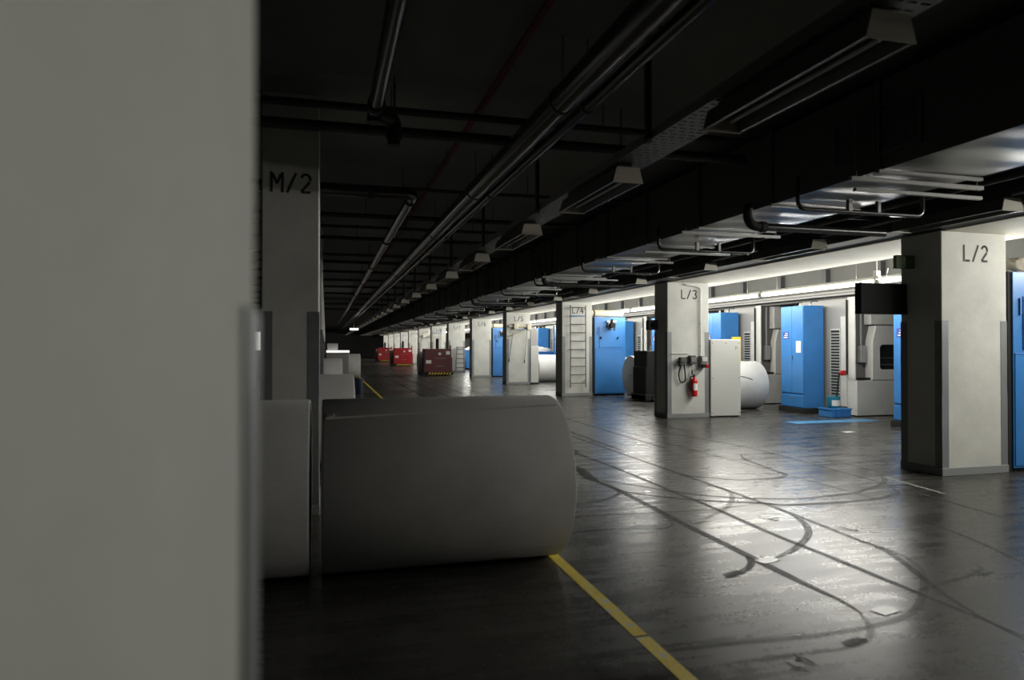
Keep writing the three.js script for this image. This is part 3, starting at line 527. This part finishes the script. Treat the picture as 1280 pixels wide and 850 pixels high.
{ const b = thing('crumpled_cover', 'crumpled grey-brown cover lying on the blue cabinet by L/2', 'cover', [8.98, 2.55, lz(2) - 0.28]);
  const g = new THREE.SphereGeometry(1, 40, 24); const p = g.attributes.position; for (let i = 0; i < p.count; i++) { let x = p.getX(i), y = p.getY(i), z = p.getZ(i); const q = v => Math.sign(v) * Math.pow(Math.abs(v), 0.5); const s = 1 + 0.16 * perlin.noise(x * 9, y * 6, z * 9) + 0.08 * perlin.noise(x * 22, y * 22, z * 22); p.setXYZ(i, q(x) * 0.52 * s, Math.max(0, q(y) * 0.115 * s + 0.09), q(z) * 0.28 * s); } g.computeVertexNormals();
  part('cover', [g], std([0.34, 0.31, 0.25], 0.9), b); }
function whiteCabinet(n, w, h, label) {
  const o = thing('white_cabinet', label, 'cabinet', [LX1 + 0.02, 0, lz(n) + 0.03]);
  part('body', [span(0, w, 0.02, h, 0, -0.6, 0.008)], M.white, o); part('front_panel', [span(0.01, w - 0.01, 0.03, h - 0.01, 0, 0.012, 0.005)], M.white, o);
  for (const x of [0.05, w / 2, w - 0.05]) for (const y of [h - 0.09, h * 0.5, 0.1]) if (x !== w / 2 || y > 1.5) part('screw', [rod([x, y, 0.012], [x, y, 0.018], 0.011, 8)], M.darkGrey, o);
  part('foot', [span(0.03, w - 0.03, 0, 0.02, -0.05, -0.55)], M.black, o);
  return o;
}
{ const o = whiteCabinet(3, 0.78, 1.76, 'white metal cabinet with small screws beside column L/3');
  part('emblem', join(arc(0, 0, 0.045, 0.045, 0, 360, 3).slice(0, 3).map((p, i, a) => { const b = a[(i + 1) % 3]; return rod([p[0], p[1], 0], [b[0], b[1], 0], 0.004, 5); })).translate(0.66, 1.57, 0.013), M.guard, o, { label: 'faint grey triangle mark' });
  const h = part('handle', bentPipe([[0.78, 0.92, -0.05], [0.86, 0.90, 0.05], [1.05, 0.84, 0.06]], 0.013, 0.03, 8), M.steel, o);
  const y = thing('yellow_panel', 'upright yellow panel behind the white cabinet at L/3', 'panel', [9.62, 0, lz(3) - 0.95]);
  part('board', [span(-0.06, 0.19, 1.18, 1.83, -0.02, 0.02, 0.01)], M.cleanYellow, y); part('post', [rod([0.05, 0.05, 0], [0.05, 1.18, 0], 0.025, 8)], M.darkGrey, y); part('foot', [span(-0.14, 0.2, 0, 0.05, -0.2, 0.2, 0.008)], M.darkGrey, y);
  const k = whiteCabinet(5, 0.36, 1.62, 'narrow pale cabinet on a black foot beside column L/5');
  part('plinth', [span(0.0, 0.36, 0, 0.07, 0.02, -0.58)], M.black, k);
  single('grey_panel', [span(8.42, 8.74, 1.625, 2.35, lz(5) - 0.1, lz(5) - 0.4, 0.01)], M.pressMid, 'grey box standing on the narrow cabinet by L/5', 'box');
}

// ------------------------------------------------------------------ fittings on the columns
{ const f = lz(3) + 0.015;   // L/3
  const e = thing('fire_extinguisher', 'red fire extinguisher hanging on column L/3', 'fire extinguisher', [7.93, 0.48, f + 0.085]);
  const prof = [[0, 0], [0.065, 0.005], [0.075, 0.03], [0.075, 0.34], [0.062, 0.385], [0.028, 0.41], [0.022, 0.44], [0, 0.44]].map(p => new THREE.Vector2(...p));
  part('cylinder', [new THREE.LatheGeometry(prof, 24)], std([0.55, 0.012, 0.012], 0.3), e); part('label', [new THREE.CylinderGeometry(0.0762, 0.0762, 0.15, 12, 1, true, -0.7, 1.5).translate(0, 0.22, 0)], M.label, e);
  part('valve', [bx(0.04, 0.05, 0.04, 0, 0.435, 0, 0.006)], M.black, e); part('lever', [bx(0.1, 0.012, 0.022, 0.02, 0.487, 0, 0.003)], M.black, e); part('hose', [pipe([[-0.02, 0.455, 0], [-0.08, 0.44, 0.01], [-0.1, 0.3, 0], [-0.095, 0.12, 0]], 0.013, 8)], M.black, e); part('bracket', [span(-0.05, 0.05, 0.3, 0.35, -0.085, -0.06)], M.black, e);
  const t = thing('telephone', 'black wall telephone with a looped cord on column L/3', 'telephone', [7.64, 1.20, f]);
  part('case', [bx(0.13, 0.18, 0.08, 0.03, -0.02, 0.05, 0.012)], M.darkGrey, t); part('handset', [bx(0.05, 0.2, 0.045, -0.07, -0.04, 0.12, 0.015), bx(0.05, 0.05, 0.03, -0.07, -0.04, 0.1, 0.01), bx(0.05, 0.05, 0.03, -0.07, 0.11, 0.1, 0.01)], M.black, t); part('hook', [bx(0.14, 0.03, 0.06, -0.03, 0.03, 0.07, 0.005)], M.black, t);
  part('cord', [pipe([[-0.06, -0.04, 0.12], [-0.07, -0.2, 0.06], [-0.04, -0.36, 0.05], [0.03, -0.4, 0.05], [0.09, -0.34, 0.05], [0.08, -0.2, 0.06], [0.06, -0.02, 0.06]], 0.016, 8, 40)], M.black, t);
  const s = thing('socket_box', 'small grey switch box with dangling key on column L/3', 'switch box', [7.90, 1.20, f]);
  part('box', [bx(0.15, 0.2, 0.11, 0, 0, 0.055, 0.015)], M.darkGrey, s); part('lid', [bx(0.12, 0.1, 0.02, 0, 0.05, 0.118, 0.006)], M.pressDark, s); part('pull_cord', [rod([0.0, 0, 0.05], [0.0, -0.14, 0.05], 0.006, 6), bx(0.03, 0.1, 0.02, 0, -0.23, 0.05, 0.006)], M.black, s);
  const w = thing('power_socket', 'grey wall socket with red knob on column L/3', 'socket', [8.17, 1.12, f]);
  part('box', [bx(0.17, 0.27, 0.12, 0, 0, 0.06, 0.018)], M.pressDark, w); part('cover', [bx(0.13, 0.1, 0.03, 0, 0.14, 0.125, 0.008)], M.press, w); part('knob', [rod([0.04, 0.055, 0.12], [0.04, 0.03, 0.19], 0.04, 12)], std([0.5, 0.02, 0.02], 0.4), w); part('plug', [rod([-0.04, 0.06, 0.11], [-0.04, 0.04, 0.18], 0.035, 12)], M.black, w);
  const c = thing('conduit', 'thin grey conduit running up column L/3 to a bend', 'conduit', [0, 0, f]);
  part('pipe', bentPipe([[8.13, 1.39, 0.02], [8.13, 2.93, 0.02], [7.75, 2.98, 0.02]], 0.016, 0.08, 8), M.press, c); for (const y of [1.6, 2.1, 2.6]) part('clip', [bx(0.05, 0.02, 0.03, 8.13, y, 0.018, 0.003)], M.steel, c); part('wire', [rod([7.42, 1.44, 0.01], [7.86, 1.44, 0.01], 0.010, 6)], M.press, c);
}
{ // L/4 wall ladder
  const o = thing('wall_ladder', 'thin steel ladder mounted on column L/4', 'ladder', [7.83, 0, lz(4) + 0.12]);
  for (const s of [-1, 1]) part('rail', [rod([s * 0.26, 0.28, 0], [s * 0.26, 2.92, 0], 0.018, 8)], M.darkGrey, o);
  for (let i = 0; i < 10; i++) part('rung', [rod([-0.26, 0.42 + i * 0.27, 0], [0.26, 0.42 + i * 0.27, 0], 0.014, 8)], i === 8 ? M.blue : M.darkGrey, o);
  for (const s of [-1, 1]) for (const y of [0.5, 1.5, 2.8]) part('standoff', [rod([s * 0.26, y, 0], [s * 0.26, y, -0.115], 0.012, 6)], M.steel, o);
}
function jib(n, label) { // bracket with two hanging rods
  const o = thing('pillar_bracket', label, 'bracket', [7.83, 2.42, lz(n) + 0.004]);
  part('arm', [span(-0.42, 0.46, 0.0, 0.06, 0.02, 0.10, 0.008), rod([-0.40, -0.4, 0.05], [0.35, -0.12, 0.08], 0.02, 8)], M.cream, o);
  part('hinge_block', [bx(0.2, 0.24, 0.14, -0.12, -0.1, 0.08, 0.03)], M.cream, o); part('hinge_block', [bx(0.18, 0.24, 0.14, 0.46, -0.12, 0.08, 0.03)], M.cream, o); part('strap', [bx(0.3, 0.04, 0.02, 0.1, -0.14, 0.14, 0.004)], M.blueDark, o);
  part('hanging_rod', [rod([-0.22, -0.1, 0.1], [-0.42, -1.42, 0.1], 0.016, 8)], M.steel, o); part('hanging_rod', [rod([0.38, -0.12, 0.1], [0.26, -1.45, 0.1], 0.016, 8)], M.steel, o); part('grip', [rod([-0.41, -1.36, 0.1], [-0.425, -1.48, 0.1], 0.022, 8), rod([0.265, -1.40, 0.1], [0.255, -1.52, 0.1], 0.022, 8)], M.black, o);
}
jib(5, 'cream bracket arm with two hanging steel rods on column L/5'); jib(9, 'bracket arm with hanging rods far down on column L/9');
{ const y = thing('wall_ladder', 'pale ladder panel with a blue rung on column L/8', 'ladder', [7.75, 0, lz(8) + 0.1]);
  for (const s of [-1, 1]) part('rail', [rod([s * 0.3, 0.3, 0], [s * 0.3, 2.8, 0], 0.02, 6)], M.cream, y); for (let i = 0; i < 8; i++) part('rung', [rod([-0.3, 0.45 + i * 0.3, 0], [0.3, 0.45 + i * 0.3, 0], 0.015, 6)], i === 7 ? M.blue : M.cream, y); for (const s of [-1, 1]) part('standoff', [rod([s * 0.3, 2.6, 0], [s * 0.3, 2.6, -0.1], 0.012, 6)], M.cream, y); }
{ const o = thing('stepladder', 'folded aluminium stepladder standing at column L/7', 'stepladder', [8.0, 0, lz(7) + 0.3]);
  for (const s of [-1, 1]) { part('rail', [rod([s * 0.27, 0, 0.12], [s * 0.19, 1.55, -0.08], 0.03, 6)], M.steel, o); part('rear_leg', [rod([s * 0.28, 0, -0.22], [s * 0.19, 1.52, -0.10], 0.02, 6)], M.steel, o); }
  for (let i = 0; i < 5; i++) part('step', [span(-0.25 + i * 0.012, 0.25 - i * 0.012, 0.27 + i * 0.28, 0.31 + i * 0.28, 0.13 - i * 0.036, 0.02 - i * 0.036)], M.darkGrey, o);
  part('top_platform', [span(-0.22, 0.22, 1.53, 1.57, 0.04, -0.16, 0.008)], M.darkGrey, o); }
{ // L/2: dark hanging panel and exit sign on the aisle side
  const o = thing('dark_sign_box', 'black box panel sticking out from column L/2 into the aisle', 'sign box', [6.97, 2.03, lz(2) - LD + 0.06]);
  part('case', [span(-0.36, 0.352, 0, 0.385, -0.05, 0.05, 0.006)], M.black, o); part('frame', [span(-0.365, 0.352, -0.012, 0.0, -0.055, 0.055), span(-0.372, -0.36, -0.012, 0.39, -0.055, 0.055)], M.black, o);
  const e = thing('exit_sign', 'small dark exit sign with running figure on column L/2', 'exit sign', [7.19, 2.60, lz(2) - 0.42]);
  part('case', [span(-0.14, 0.136, 0, 0.17, -0.03, 0.03, 0.006)], M.green, e); part('edge', [span(-0.15, -0.14, 0, 0.17, -0.03, 0.03, 0.003)], M.greenLight, e);
  part('pictogram', [new THREE.SphereGeometry(0.014, 8, 6).scale(1, 1, 0.15).translate(-0.03, 0.135, 0.031), rod([-0.03, 0.12, 0.031], [-0.045, 0.075, 0.031], 0.010, 6), rod([-0.045, 0.078, 0.031], [-0.015, 0.055, 0.031], 0.006, 6), rod([-0.015, 0.055, 0.031], [-0.02, 0.025, 0.031], 0.006, 6), rod([-0.045, 0.078, 0.031], [-0.085, 0.045, 0.031], 0.006, 6), rod([-0.033, 0.115, 0.031], [0.0, 0.09, 0.031], 0.005, 6), rod([-0.033, 0.115, 0.031], [-0.075, 0.10, 0.031], 0.005, 6), span(0.03, 0.11, 0.08, 0.09, 0.03, 0.032)], M.greenLight, e, { label: 'pale running figure and arrow' });
  const l3 = thing('dark_lamp_box', 'small black box on the aisle side of column L/3', 'box', [7.21, 1.98, lz(3) - LD + 0.1]);
  part('case', [span(-0.11, 0.115, 0, 0.22, -0.08, 0.08, 0.01)], M.darkGrey, l3); part('lens', [rod([-0.02, 0.11, 0.08], [-0.02, 0.11, 0.09], 0.06, 14)], M.black, l3);
}

// ------------------------------------------------------------------ roll transporters
function transporter(label, x, z, mat, dark, shift = 0) {
  const o = thing('roll_transporter', label, 'transporter', [x, 0, z]);
  const W = 1.5;
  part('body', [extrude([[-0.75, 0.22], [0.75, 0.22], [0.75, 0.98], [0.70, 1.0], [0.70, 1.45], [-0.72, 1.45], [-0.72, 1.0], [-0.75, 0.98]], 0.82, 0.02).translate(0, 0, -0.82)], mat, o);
  part('chassis', [span(-0.80, 0.80, 0.05, 0.22, 0.06, -0.9, 0.02)], M.black, o);
  part('bumper', [span(-0.60, 0.80, 0.07, 0.21, 0.065, 0.10, 0.01)], M.black, o);
  for (let i = 0; i < 8; i++) part('hazard_stripe', [extrude([[0, 0], [0.08, 0], [0.16, 0.12], [0.08, 0.12]], 0.004).translate(-0.56 + i * 0.16, 0.08, 0.10)], M.yellow, o);
  if (mat !== M.machineDark) part('name_plate', [span(-0.66, -0.38, 0.68, 0.86, 0.02, 0.026)], M.label, o); part('name_plate', [span(0.42, 0.64, 1.16, 1.34, 0.02, 0.026)], M.label, o); part('lamp', [rod([0.08, 1.2, 0.02], [0.08, 1.2, 0.04], 0.075, 16)], M.label, o);
  part('print', [span(-0.18, 0.42, 0.94, 0.965, 0.02, 0.024), span(-0.1, 0.30, 0.52, 0.55, 0.02, 0.024)], M.guard, o); part('seam', [span(-0.74, 0.74, 0.895, 0.903, 0.018, 0.022), span(0.3, 0.308, 0.25, 0.89, 0.018, 0.022)], M.black, o);
  part('mast', [rod([0.0, 1.45, -0.3], [0.0, 1.95, -0.3], 0.085, 12), new THREE.SphereGeometry(0.085, 12, 8).translate(0, 1.95, -0.3)], M.black, o); part('scanner', [span(0.66, 0.74, 1.45, 1.66, -0.2, -0.3, 0.01)], dark ? M.black : mat, o);
  part('side_skid', [span(-0.98 + shift, -0.80, 0.03, 0.20, 0.05, -0.88, 0.02)], M.black, o); part('cradle', [span(-0.75 + shift, 0.75, 0.05, 0.09, -0.9, -2.05, 0.01)], M.darkGrey, o);
  const r = paperRoll(label.replace(/^(dark red|bright red|black|small red).*/, (m, c) => c === 'black' ? 'grey-ended paper roll behind the black transporter' : c === 'dark red' ? 'shaded paper roll carried by the dark red transporter' : c === 'bright red' ? 'paper roll carried by the bright red transporter' : 'paper roll carried by the farthest red transporter'), 1.62, [x - 0.08 + shift, z - 1.52]);
  r.position.y = 0.09; return o;
}
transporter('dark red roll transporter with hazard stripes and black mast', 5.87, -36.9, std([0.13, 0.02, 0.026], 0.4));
transporter('bright red roll transporter with white plates behind the dark red one', 6.0, -55.4, M.red);
transporter('small red roll transporter farthest down the aisle', 5.95, -72, M.red);
transporter('black roll transporter parked behind column L/3', 9.60, -18.0, M.machineDark, true, 0.35);

// ------------------------------------------------------------------ dark side of the aisle
{ const b = thing('waste_bin', 'dark blue bin standing by the yellow line', 'bin', [1.07, 0, -23.4]);
  const prof = [[0, 0], [0.10, 0], [0.135, 0.5], [0.148, 0.5], [0.148, 0.53], [0.125, 0.53], [0.09, 0.02], [0, 0.02]].map(p => new THREE.Vector2(...p));
  part('bucket', [new THREE.LatheGeometry(prof, 20)], M.bin, b); part('foot', [rod([0, 0, 0], [0, 0.02, 0], 0.115, 16)], M.black, b);
  const t = thing('glow_topped_desk', 'grey desk in the dark row, its white top given an added glow', 'desk', [0.52, 0, -30.2]);
  part('cabinet', [span(-0.45, 0.42, 0, 1.28, -0.4, 0.4, 0.01)], M.pressMid, t); part('door', [span(-0.4, -0.02, 0.1, 1.2, 0.4, 0.415, 0.004)], M.pressMid, t);
  part('top_frame', [span(-0.5, 0.46, 1.28, 1.34, -0.44, 0.44, 0.01)], M.pressMid, t); part('added_glow_top', [span(-0.49, 0.45, 1.34, 1.43, -0.43, 0.43, 0.008)], new THREE.MeshStandardMaterial({ color: 0xffffff, emissive: new THREE.Color(1, 0.98, 0.92), emissiveIntensity: 0.9 }), t);  // white desk top is given a made-up glow so it reads as bright
  const l = new THREE.RectAreaLight(TUBE_COLOR, 0.9, 0.9, 0.8); l.position.set(0, 1.44, 0); l.rotation.x = Math.PI / 2; l.name = 'added_desk_glow'; t.add(l);  // added light to go with the glow put into the desk top
  const m = thing('carton', 'pale carton standing on the desk with the added glow', 'carton', [0.28, 1.43, -30.25]);
  part('box', [span(-0.22, 0.22, 0, 0.30, -0.2, 0.2, 0.008)], M.pressMid, m); part('flap', [span(-0.1, 0.1, 0.06, 0.2, 0.2, 0.206)], M.pressMid, m);
  // site office with a lit window, behind the dark column row
  const o = thing('site_office', 'small dark office cabin with a lit window behind the dark columns', 'cabin', [-2.75, 0, -27]);
  part('wall', [span(-1.2, 1.2, 0, 1.42, -1, 0, 0.01), span(-1.2, 1.2, 2.18, 2.6, -1, 0, 0.01), span(-1.2, -0.42, 1.42, 2.18, -1, 0), span(0.56, 1.2, 1.42, 2.18, -1, 0)], M.wall, o);
  part('window_frame', [span(-0.42, 0.56, 1.42, 1.46, -0.06, 0.02), span(-0.42, 0.56, 2.14, 2.18, -0.06, 0.02), span(0.02, 0.06, 1.42, 2.18, -0.06, 0.02)], M.pressDark, o);
  part('lit_window', [span(-0.42, 0.56, 1.46, 2.14, -0.1, -0.08)], new THREE.MeshStandardMaterial({ color: 0xffffff, emissive: new THREE.Color(1, 0.97, 0.9), emissiveIntensity: 0.8 }), o);
  const wl = new THREE.RectAreaLight(TUBE_COLOR, 0.8, 0.9, 0.65); wl.position.set(0.07, 1.8, -0.06); wl.rotation.y = Math.PI; wl.name = 'window_glow'; o.add(wl);
}
for (const [x, z, l] of [[10.3, -33.4, 'blue bin heaped with white waste paper behind the roll by L/5'], [10.2, -47.5, 'blue bin heaped with white waste paper behind column L/7']]) {
  const o = thing('waste_paper_bin', l, 'bin', [x, 0, z]);
  part('bin', [extrude([[-0.75, 0.1], [0.75, 0.1], [0.9, 1.3], [-0.9, 1.3]], 1.0, 0.02).translate(0, 0, -0.5)], M.blue, o); part('foot', [span(-0.7, 0.7, 0, 0.1, -0.45, 0.45)], M.black, o); part('rim', [span(-0.94, 0.94, 1.28, 1.34, -0.55, 0.55, 0.01)], M.blueDark, o);
  const g = new THREE.SphereGeometry(1, 24, 12, 0, 6.2832, 0, 1.57); const p = g.attributes.position; for (let i = 0; i < p.count; i++) { const s = 1 + 0.2 * perlin.noise(p.getX(i) * 5, p.getY(i) * 5 + x, p.getZ(i) * 5); p.setXYZ(i, p.getX(i) * 0.8 * s, 1.33 + p.getY(i) * 0.26 * s, p.getZ(i) * 0.45 * s); } g.computeVertexNormals();
  part('waste_paper', [g], M.paper, o, { kind: 'stuff' });
}
{ const o = thing('leaning_ladder', 'slim pale ladder leaning on a blue switch cabinet behind L/4', 'ladder', [10.80, 0, -25.0]);
  for (const s of [-1, 1]) part('rail', [rod([-0.25, 0, s * 0.22], [0.14, 2.5, s * 0.22], 0.018, 6)], M.steel, o); for (let i = 0; i < 8; i++) part('rung', [rod([-0.21 + i * 0.045, 0.28 + i * 0.29, -0.22], [-0.21 + i * 0.045, 0.28 + i * 0.29, 0.22], 0.014, 6)], M.steel, o); }

renderer.render(scene, camera);
